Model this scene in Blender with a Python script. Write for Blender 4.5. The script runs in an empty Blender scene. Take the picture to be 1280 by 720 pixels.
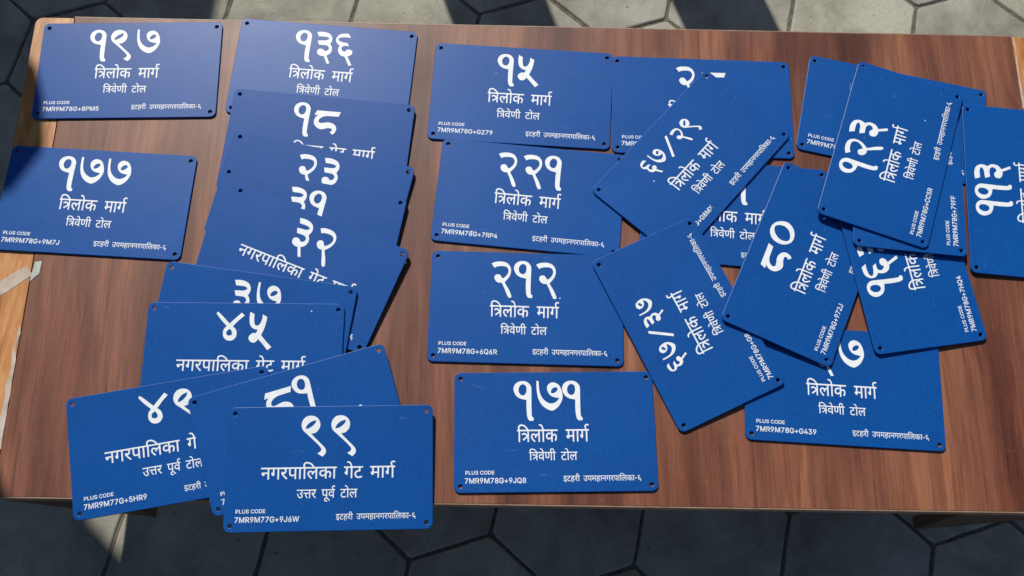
import bpy, math, random, json
from mathutils import Vector, Matrix
R = math.radians
sc = bpy.context.scene
col = sc.collection

# ------------------------------------------------------------------ camera
PITCH, ROLL, FPX, HC = 0.3360597482994392, 0.052392352831226396, 1328.0512978958877, 1.3056774746147384
fw = Vector((0, math.sin(PITCH), -math.cos(PITCH)))
r0 = Vector((1, 0, 0)); u0 = r0.cross(fw)
rt = math.cos(ROLL) * r0 + math.sin(ROLL) * u0
up = -math.sin(ROLL) * r0 + math.cos(ROLL) * u0
cd = bpy.data.cameras.new('camera')
cd.sensor_width = 36.0
cd.lens = 36.0 * FPX / 1280.0
cd.clip_start = 0.02
cd.clip_end = 500
cam = bpy.data.objects.new('camera', cd)
col.objects.link(cam)
cam.matrix_world = Matrix(((rt.x, up.x, -fw.x, 0), (rt.y, up.y, -fw.y, 0), (rt.z, up.z, -fw.z, HC), (0, 0, 0, 1)))
sc.camera = cam

# ------------------------------------------------------------------ light
SUN = Vector((-0.38, 0.95, 1.0)).normalized()          # towards the sun
el = math.asin(SUN.z)
az = math.atan2(SUN.x, SUN.y)
w = bpy.data.worlds.new('World'); sc.world = w; w.use_nodes = True
nt = w.node_tree; nt.nodes.clear()
sky = nt.nodes.new('ShaderNodeTexSky'); sky.sky_type = 'NISHITA'; sky.sun_disc = False
sky.sun_elevation = el; sky.sun_rotation = az
sky.dust_density = 0.6; sky.ozone_density = 1.6
bg = nt.nodes.new('ShaderNodeBackground'); bg.inputs['Strength'].default_value = 0.06
wo = nt.nodes.new('ShaderNodeOutputWorld')
nt.links.new(sky.outputs[0], bg.inputs[0]); nt.links.new(bg.outputs[0], wo.inputs[0])
sl = bpy.data.lights.new('sun', 'SUN'); sl.energy = 4.4; sl.angle = R(0.53); sl.color = (1, 0.95, 0.87)
so = bpy.data.objects.new('sun', sl); col.objects.link(so)
so.rotation_euler = SUN.to_track_quat('Z', 'Y').to_euler(); so.location = (-1, 3, 4)
sc.view_settings.view_transform = 'Standard'; sc.view_settings.look = 'None'
sc.view_settings.exposure = 0.0; sc.view_settings.gamma = 1

HT = 0.33          # table height above the paving

# ------------------------------------------------------------------ materials
class NT:
    def __init__(s, name):
        s.m = bpy.data.materials.new(name); s.m.use_nodes = True
        s.t = s.m.node_tree; s.b = s.t.nodes['Principled BSDF']
    def n(s, ty, **k):
        nd = s.t.nodes.new('ShaderNode' + ty)
        for a, v in k.items():
            if a.startswith('_'): setattr(nd, a[1:], v)
            else: nd.inputs[a.replace('__', ' ')].default_value = v
        return nd
    def l(s, a, b): s.t.links.new(a, b)
    def ramp(s, fac, stops):
        r = s.n('ValToRGB'); e = r.color_ramp.elements
        while len(e) < len(stops): e.new(0.5)
        for q, (p, c) in zip(e, stops):
            q.position = p; q.color = (*c, 1) if len(c) == 3 else c
        s.l(fac, r.inputs[0]); return r.outputs[0]
    def mix(s, f, a, b, mode='MIX'):
        x = s.n('Mix', _data_type='RGBA', _blend_type=mode)
        for i, v in ((0, f), (6, a), (7, b)):
            if hasattr(v, 'links') or hasattr(v, 'is_linked'): s.l(v, x.inputs[i])
            else: x.inputs[i].default_value = v if i == 0 else (*v, 1)
        return x.outputs[2]
    def bump(s, h, st, d):
        x = s.n('Bump', Strength=st, Distance=d); s.l(h, x.inputs['Height']); s.l(x.outputs[0], s.b.inputs['Normal'])
    def coord(s, rnd=True, scale=(1, 1, 1), rot=(0, 0, 0), kind='Object'):
        tc = s.n('TexCoord'); mp = s.n('Mapping'); mp.inputs['Scale'].default_value = scale; mp.inputs['Rotation'].default_value = rot
        s.l(tc.outputs[kind], mp.inputs[0])
        if rnd:
            oi = s.n('ObjectInfo'); mu = s.n('Math', _operation='MULTIPLY'); mu.inputs[1].default_value = 57.0
            s.l(oi.outputs['Random'], mu.inputs[0]); cx = s.n('CombineXYZ')
            s.l(mu.outputs[0], cx.inputs[0]); s.l(mu.outputs[0], cx.inputs[1]); s.l(mu.outputs[0], cx.inputs[2])
            s.l(cx.outputs[0], mp.inputs['Location'])
        return mp.outputs[0]
    def noise(s, v, scale, det=4, rough=.55, dist=0):
        x = s.n('TexNoise', Scale=scale, Detail=det, Roughness=rough, Distortion=dist); s.l(v, x.inputs['Vector']); return x.outputs['Fac']

def mat_plate():
    k = NT('blue_enamel'); v = k.coord()
    f = k.noise(v, 9, 5, .6)
    c = k.ramp(f, [(.3, (.0008,.058,.265)), (.7, (.001,.071,.31))])
    grain = k.noise(v, 420, 3, .7)
    c = k.mix(k.ramp(grain, [(.35, (0, 0, 0)), (.70, (.48, .48, .48))]), c, (.006,.115,.40))
    dots = k.n('TexVoronoi', Scale=26.0, Randomness=1.0); k.l(v, dots.inputs['Vector'])
    d2 = k.ramp(dots.outputs['Distance'], [(.018, (1, 1, 1)), (.034, (0, 0, 0))])
    dn = k.ramp(k.noise(v, 13, 1), [(.60, (0, 0, 0)), (.62, (1, 1, 1))])
    m = k.mix(1.0, d2, dn, 'MULTIPLY')
    c = k.mix(m, c, (.55, .62, .7))
    # fine scuffs
    vs = k.coord(scale=(4, 24, 3), rot=(0, 0, 1.1))
    sc1 = k.ramp(k.noise(vs, 6, 2, .5, .4), [(.748, (0, 0, 0)), (.765, (.16, .16, .16)), (.785, (0, 0, 0))])
    c = k.mix(sc1, c, (.35, .45, .6))
    oi = k.n('ObjectInfo'); c = k.mix(1.0, c, k.ramp(oi.outputs['Random'], [(0, (.90, .92, .94)), (1, (1, 1, 1))]), 'MULTIPLY')
    k.l(c, k.b.inputs['Base Color'])
    rr = k.ramp(k.noise(v, 24, 4), [(.3, (.36,) * 3), (.7, (.39,) * 3)]); k.l(rr, k.b.inputs['Roughness'])
    k.b.inputs['Specular IOR Level'].default_value = .24
    k.bump(grain, .12, .0003)
    return k.m
def mat_white():
    k = NT('white_print'); v = k.coord()
    c = k.ramp(k.noise(v, 120, 3), [(.3, (.74, .78, .80)), (.7, (.84, .87, .88))]); k.l(c, k.b.inputs['Base Color'])
    k.b.inputs['Roughness'].default_value = .5; return k.m
def mat_wood():
    k = NT('walnut_laminate'); v = k.coord(False)
    wig = k.noise(v, 2.2, 3, .5)
    # grain runs across the short side of the table (object Y)
    vv = k.coord(False, scale=(1, .07, 1))
    ad = k.n('VectorMath', _operation='ADD'); cx = k.n('CombineXYZ')
    mu = k.n('Math', _operation='MULTIPLY'); mu.inputs[1].default_value = .10; k.l(wig, mu.inputs[0])
    k.l(mu.outputs[0], cx.inputs[0]); k.l(vv, ad.inputs[0]); k.l(cx.outputs[0], ad.inputs[1]); g = ad.outputs[0]
    broad = k.noise(g, 11, 3, .5, .3)
    c = k.ramp(broad, [(.36, (.092,.024,.012)), (.46, (.182,.060,.033)), (.54, (.240,.088,.048)), (.64, (.33,.132,.068))])
    mid = k.noise(g, 55, 4, .6, .2)
    c = k.mix(k.ramp(mid, [(.42, (.75,) * 3), (.60, (0,) * 3)]), c, k.mix(1.0, c, (.60, .56, .55), 'MULTIPLY'))
    vf = k.coord(False, scale=(1, .02, 1))
    fine = k.noise(vf, 420, 3, .7)
    c = k.mix(k.ramp(fine, [(.40, (.55,) * 3), (.56, (0,) * 3)]), c, k.mix(1.0, c, (.62, .60, .60), 'MULTIPLY'))
    fl = k.noise(k.coord(False, scale=(1, .045, 1)), 190, 2, .5)
    c = k.mix(k.ramp(fl, [(.30, (.5,) * 3), (.40, (0,) * 3)]), c, k.mix(1.0, c, (.42, .36, .34), 'MULTIPLY'))
    dust = k.ramp(k.noise(v, 160, 3, .7), [(.58, (0,) * 3), (.8, (.10,) * 3)])
    c = k.mix(dust, c, (.42, .38, .34))
    k.l(c, k.b.inputs['Base Color'])
    k.l(k.ramp(k.noise(v, 7, 4), [(.3, (.36,) * 3), (.7, (.50,) * 3)]), k.b.inputs['Roughness'])
    k.b.inputs['Specular IOR Level'].default_value = .4
    k.bump(fine, .10, .0004)
    return k.m
def mat_strip(name, a, b, c3):
    k = NT(name); v = k.coord(False, scale=(6, 1, 1)); f = k.noise(v, 9, 5, .6, 1.2)
    c = k.ramp(f, [(.3, a), (.52, b), (.72, c3)])
    g = k.noise(k.coord(False, scale=(14, 1, 1)), 40, 3, .7)
    c = k.mix(k.ramp(g, [(.4, (.5,) * 3), (.6, (0,) * 3)]), c, k.mix(1.0, c, (.7, .62, .55), 'MULTIPLY'))
    k.l(c, k.b.inputs['Base Color']); k.b.inputs['Roughness'].default_value = .42; k.bump(f, .3, .001); return k.m
def mat_tape():
    k = NT('dry_tape_residue'); v = k.coord(False); f = k.noise(v, 45, 4)
    k.l(k.ramp(f, [(.3, (.36, .27, .20)), (.7, (.60, .52, .45))]), k.b.inputs['Base Color']); k.b.inputs['Roughness'].default_value = .6
    k.bump(f, .4, .0008); return k.m
def mat_paver():
    k = NT('cast_concrete'); v = k.coord()
    f = k.noise(v, 9, 8, .68, .4); c = k.ramp(f, [(.34, (.22,.21,.17)), (.5, (.33,.32,.265)), (.66, (.43,.42,.355))])
    g = k.noise(v, 260, 3, .7)
    c = k.mix(k.ramp(g, [(.3, (.45,) * 3), (.55, (0,) * 3)]), c, k.mix(1.0, c, (.66, .65, .62), 'MULTIPLY'))
    vo = k.n('TexVoronoi', Scale=34.0); k.l(v, vo.inputs['Vector'])
    pits = k.ramp(vo.outputs['Distance'], [(.05, (.7,) * 3), (.10, (0,) * 3)])
    pm = k.mix(1.0, pits, k.ramp(k.noise(v, 9, 2), [(.55, (0,) * 3), (.6, (1,) * 3)]), 'MULTIPLY')
    c = k.mix(pm, c, (.10, .095, .085))
    oi = k.n('ObjectInfo'); rr = k.ramp(oi.outputs['Random'], [(0, (.86, .86, .88)), (1, (1.0, .99, .96))])
    c = k.mix(1.0, c, rr, 'MULTIPLY')
    k.l(c, k.b.inputs['Base Color']); k.b.inputs['Roughness'].default_value = .85
    ad = k.n('Math', _operation='ADD'); k.l(g, ad.inputs[0]); k.l(k.noise(v, 60, 4), ad.inputs[1]); k.bump(ad.outputs[0], .45, .0015)
    return k.m
def mat_simple(name, a, b, scale, rough, bump=.3, dist=.002):
    k = NT(name); v = k.coord(False); f = k.noise(v, scale, 5, .6)
    k.l(k.ramp(f, [(.3, a), (.7, b)]), k.b.inputs['Base Color']); k.b.inputs['Roughness'].default_value = rough; k.bump(f, bump, dist); return k.m

M = dict(plate=mat_plate(), white=mat_white(), wood=mat_wood(), paver=mat_paver(), tape=mat_tape(),
    strip=mat_strip('stained_edging', (.30,.11,.025), (.50,.21,.055), (.62,.33,.13)),
    edge=mat_simple('pale_edge_band', (.20, .12, .08), (.34, .22, .15), 60, .5),
    frame=mat_simple('dark_brown_board', (.06, .03, .018), (.10, .05, .03), 20, .5),
    soil=mat_simple('joint_soil', (.07, .062, .05), (.17, .15, .115), 90, .95, .6, .004),
    grit=mat_simple('loose_grit', (.06, .055, .05), (.55, .52, .46), 40, .9),
    chip=mat_simple('grey_tape_scrap', (.36, .40, .36), (.55, .56, .50), 90, .35),
    post=mat_simple('raw_concrete', (.28, .27, .25), (.42, .40, .37), 12, .9),
    tarp=mat_simple('green_tarpaulin', (.05, .12, .07), (.07, .16, .09), 6, .7),
    steel=mat_simple('grey_steel', (.3, .3, .3), (.4, .4, .4), 30, .45))

# ------------------------------------------------------------------ helpers
def tag(o, label=None, cat=None, group=None, kind=None):
    if label: o['label'] = label
    if cat: o['category'] = cat
    if group: o['group'] = group
    if kind: o['kind'] = kind
    return o
def link(name, me, mat=None, parent=None):
    o = bpy.data.objects.new(name, me); col.objects.link(o)
    if mat and not me.materials: me.materials.append(mat)
    if parent: o.parent = parent
    return o
def mesh(name, vs, fs, smooth=False):
    me = bpy.data.meshes.new(name); me.from_pydata([tuple(v) for v in vs], [], fs); me.update()
    if smooth:
        for p in me.polygons: p.use_smooth = True
    return me
def prism(pts, z0, z1, bev=0.0):
    """extruded polygon (counter-clockwise) with a chamfered top edge"""
    n = len(pts); cx = sum(p[0] for p in pts) / n; cy = sum(p[1] for p in pts) / n
    rings = [(z0, 0)]
    if bev: rings += [(z1 - bev, 0), (z1 - bev * .3, bev * .45), (z1, bev)]
    else: rings += [(z1, 0)]
    vs = []
    for z, ins in rings:
        for x, y in pts:
            d = math.hypot(x - cx, y - cy) or 1; f = 1 - ins / d
            vs.append((cx + (x - cx) * f, cy + (y - cy) * f, z))
    fs = []
    for r in range(len(rings) - 1):
        for i in range(n):
            j = (i + 1) % n; fs.append((r * n + i, r * n + j, (r + 1) * n + j, (r + 1) * n + i))
    fs.append(tuple((len(rings) - 1) * n + i for i in range(n))); fs.append(tuple(reversed(range(n))))
    return vs, fs
def box(x0, x1, y0, y1, z0, z1, bev=0.0):
    return prism([(x0, y0), (x1, y0), (x1, y1), (x0, y1)], z0, z1, bev)
def curve_mesh(name, groups, ext=0.0, bev=0.0, offset=0.0):
    """groups: list of (z, [contours]); every group filled on its own"""
    vs, fs = [], []
    for z, cs in groups:
        cu = bpy.data.curves.new('outline', 'CURVE'); cu.dimensions = '2D'; cu.fill_mode = 'BOTH'
        cu.extrude = ext; cu.bevel_depth = bev; cu.bevel_resolution = 1; cu.offset = offset
        for c in cs:
            s = cu.splines.new('POLY'); s.points.add(len(c) - 1)
            for p, q in zip(s.points, c): p.co = (q[0], q[1], 0, 1)
            s.use_cyclic_u = True
        ob = bpy.data.objects.new('outline', cu); col.objects.link(ob)
        me = bpy.data.meshes.new_from_object(ob)
        b = len(vs); vs += [(v.co.x, v.co.y, v.co.z + z) for v in me.vertices]
        fs += [tuple(b + i for i in p.vertices) for p in me.polygons]
        bpy.data.objects.remove(ob); bpy.data.curves.remove(cu); bpy.data.meshes.remove(me)
    return mesh(name, vs, fs)

# ------------------------------------------------------------------ paving
random.seed(5)
A_, TH, OX, OY = (0.21949, -0.16434, 0.03463, 1.13249)
S_ = A_ / math.sqrt(3)
ground = link('ground', mesh('ground', *[x for x in ([(-60, -60, 0), (60, -60, 0), (60, 60, 0), (-60, 60, 0)], [(0, 1, 2, 3)])]), M['soil'])
ground.location = (0, 0, -HT - .020); tag(ground, kind='structure')
pave = link('pavement', mesh('pavement', *prism([(-2.4, -1.4), (2.4, -1.4), (2.4, 2.8), (-2.4, 2.8)], -.006, 0)), M['soil'])
pave.location = (0, 0, -HT - .0030); tag(pave, kind='structure')
variants = []
for v in range(7):
    pts = []
    for k in range(6):
        a0 = R(90 + 60 * k); a1 = R(150 + 60 * k); q = S_ - .0019 - random.random() * .0008
        p0 = (q * math.cos(a0), q * math.sin(a0)); p1 = (q * math.cos(a1), q * math.sin(a1))
        for t in (0.03, .2, .4, .6, .8, .97):
            j = random.uniform(-.0013, .0006)
            mx, my = p0[0] + (p1[0] - p0[0]) * t, p0[1] + (p1[1] - p0[1]) * t
            d = math.hypot(mx, my); pts.append((mx * (1 + j / d), my * (1 + j / d)))
    variants.append(mesh('paver', *prism(pts, -.035, 0, .0035)))
    variants[-1].materials.append(M['paver'])
ct, stn = math.cos(TH), math.sin(TH)
for j in range(-11, 5):
    for i in range(-9, 9):
        # zigzag peaks are vertices; hexagon centres sit one side length above each peak row's valleys
        u = (i + .5 + (.5 if j % 2 else 0)) * A_; wv = (j * 1.5 + .5) * S_
        x = OX + u * ct - wv * stn; y = OY + u * stn + wv * ct
        if abs(x) > 1.55 or y < -.55 or y > 1.75: continue
        o = link('paver', random.choice(variants), None, pave)
        o.location = (x, y, .0030 + random.uniform(-.0010, .0008))
        o.rotation_euler = (random.uniform(-.004, .004), random.uniform(-.004, .004), TH + R(60) * random.randrange(6) + random.uniform(-.006, .006))

# loose grit lying on the slabs
gv, gf = [], []
for k in range(900):
    x, y = random.uniform(-1.2, 1.2), random.choice((random.uniform(-.3, .25), random.uniform(.95, 1.4)))
    r_ = random.uniform(.0004, .0016); b = len(gv); t0 = random.random() * 6
    for i in range(4): gv.append((x + r_ * random.uniform(.6, 1.2) * math.cos(t0 + i * 1.57), y + r_ * random.uniform(.6, 1.2) * math.sin(t0 + i * 1.57), -HT - .0012))
    gv.append((x, y, -HT + r_ * .8))
    gf += [(b + i, b + (i + 1) % 4, b + 4) for i in range(4)]
gr_ = link('grit', mesh('grit', gv, gf), M['grit']); tag(gr_, 'fine pale and dark grit scattered on the paving slabs', 'grit', kind='stuff')

# ------------------------------------------------------------------ table
TT, YB, YF, XL = (0.037, 0.85032, 0.17763, -0.66176)
XR = .785
tb = bpy.data.objects.new('table', None); col.objects.link(tb)
tb.location = (0, 0, -HT); tb.rotation_euler = (0, 0, TT)
tag(tb, 'low walnut brown table with orange stained end strips, standing on the hexagonal paving', 'table')
top_t = .022
LX, RX = -.608, .727
rc = .010
top = link('table_top', mesh('table_top', *prism([(LX + .0008, YF), (RX - .0008, YF), (RX - .0008, YB), (LX + .0008, YB)], HT - top_t, HT, .0010)), M['wood'], tb)
def endpts(a, b, left):
    p = []
    if left:
        p = [(b, YF), (b, YB)]
        for k in range(6): t = R(90 + 18 * k); p.append((a + rc + rc * math.cos(t), YB - rc + rc * math.sin(t)))
        for k in range(6): t = R(180 + 18 * k); p.append((a + rc + rc * math.cos(t), YF + rc + rc * math.sin(t)))
    else:
        p = [(a, YB), (a, YF)]
        for k in range(6): t = R(270 + 18 * k); p.append((b - rc + rc * math.cos(t), YF + rc + rc * math.sin(t)))
        for k in range(6): t = R(18 * k); p.append((b - rc + rc * math.cos(t), YB - rc + rc * math.sin(t)))
    return p
es = link('end_strip', mesh('end_strip', *prism(endpts(XL, LX - .0002, True), HT - top_t, HT - .0006, .0015)), M['strip'], tb)
tag(es, 'worn orange stained strip at the left end, with pale tape residue')
es = link('end_strip', mesh('end_strip', *prism(endpts(RX + .0002, XR, False), HT - top_t, HT - .0006, .0015)), M['strip'], tb)
tag(es, 'orange stained strip at the right end')
# pale band along the long edges
for y0, y1 in ((YF - .0016, YF - .0001), (YB + .0001, YB + .0016)):
    link('edge_band', mesh('edge_band', *box(LX, RX, y0, y1, HT - top_t + .001, HT - .0004)), M['edge'], tb)
# residue of peeled tape: lies on the strip
def ragged(p0, p1, w0, w1, n, jit):
    a, b = [], []
    dx, dy = p1[0] - p0[0], p1[1] - p0[1]; L = math.hypot(dx, dy); nx, ny = -dy / L, dx / L
    for k in range(n + 1):
        t = k / n; ww = w0 + (w1 - w0) * t
        a.append((p0[0] + dx * t + nx * (ww + random.uniform(-jit, jit)), p0[1] + dy * t + ny * (ww + random.uniform(-jit, jit))))
        b.append((p0[0] + dx * t - nx * (ww + random.uniform(-jit, jit)), p0[1] + dy * t - ny * (ww + random.uniform(-jit, jit))))
    return b + a[::-1]
def sheet(name, pts, z, mat, parent, th=.0003, label=None):
    o = link(name, mesh(name, *prism(pts, z, z + th)), M[mat], parent)
    if label: tag(o, label)
    return o
sheet('tape_residue', ragged((-.6600, .430), (-.6095, .469), .0085, .0085, 9, .0012), HT - .0005, 'tape', tb)
sheet('tape_residue', ragged((-.6105, .395), (-.6110, .235), .0012, .0050, 14, .0016), HT - .0005, 'tape', tb)
sheet('tape_residue', ragged((.7300, .848), (.7285, .735), .0009, .0016, 14, .0008), HT - .0005, 'tape', tb)
sheet('tape_residue', ragged((.7320, .735), (.7380, .690), .0016, .0060, 8, .0015), HT - .0005, 'tape', tb)
sheet('tape_scrap', [(-.6070, .4530), (-.5965, .4640), (-.5955, .4815), (-.6045, .4800)], HT + .0002, 'chip', tb, .0006, 'small grey scrap of tape stuck by the left strip')
# shaped corner brackets, legs and rails under the top
def bracket(prof, y, th):
    n = len(prof)
    vs = [(u, y, z) for u, z in prof] + [(u, y + th, z) for u, z in prof]
    fs = [tuple(range(n)), tuple(reversed(range(n, 2 * n)))]
    for i in range(n): j = (i + 1) % n; fs.append((j, i, n + i, n + j))
    return vs, fs
zt = HT - top_t - .0005
for prof in ([(-.650, zt), (-.650, HT - .055), (-.612, HT - .085), (-.573, HT - .135), (-.478, HT - .225), (-.472, zt)],
             [(.596, zt), (.602, HT - .240), (.700, HT - .120), (.775, HT - .06), (.775, zt)]):
    for y in (YF + .005, YB - .025):
        link('corner_bracket', mesh('corner_bracket', *bracket(prof, y, .018)), M['frame'], tb)
for x in (-.47, .60):
    for y in (YF + .13, YB - .17):
        link('leg', mesh('leg', *box(x - .02, x + .02, y, y + .04, 0, zt)), M['frame'], tb)
for x in (-.50, .62):
    link('rail', mesh('rail', *box(x - .01, x + .01, YF + .024, YB - .026, HT - top_t - .07, zt)), M['frame'], tb)

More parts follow.
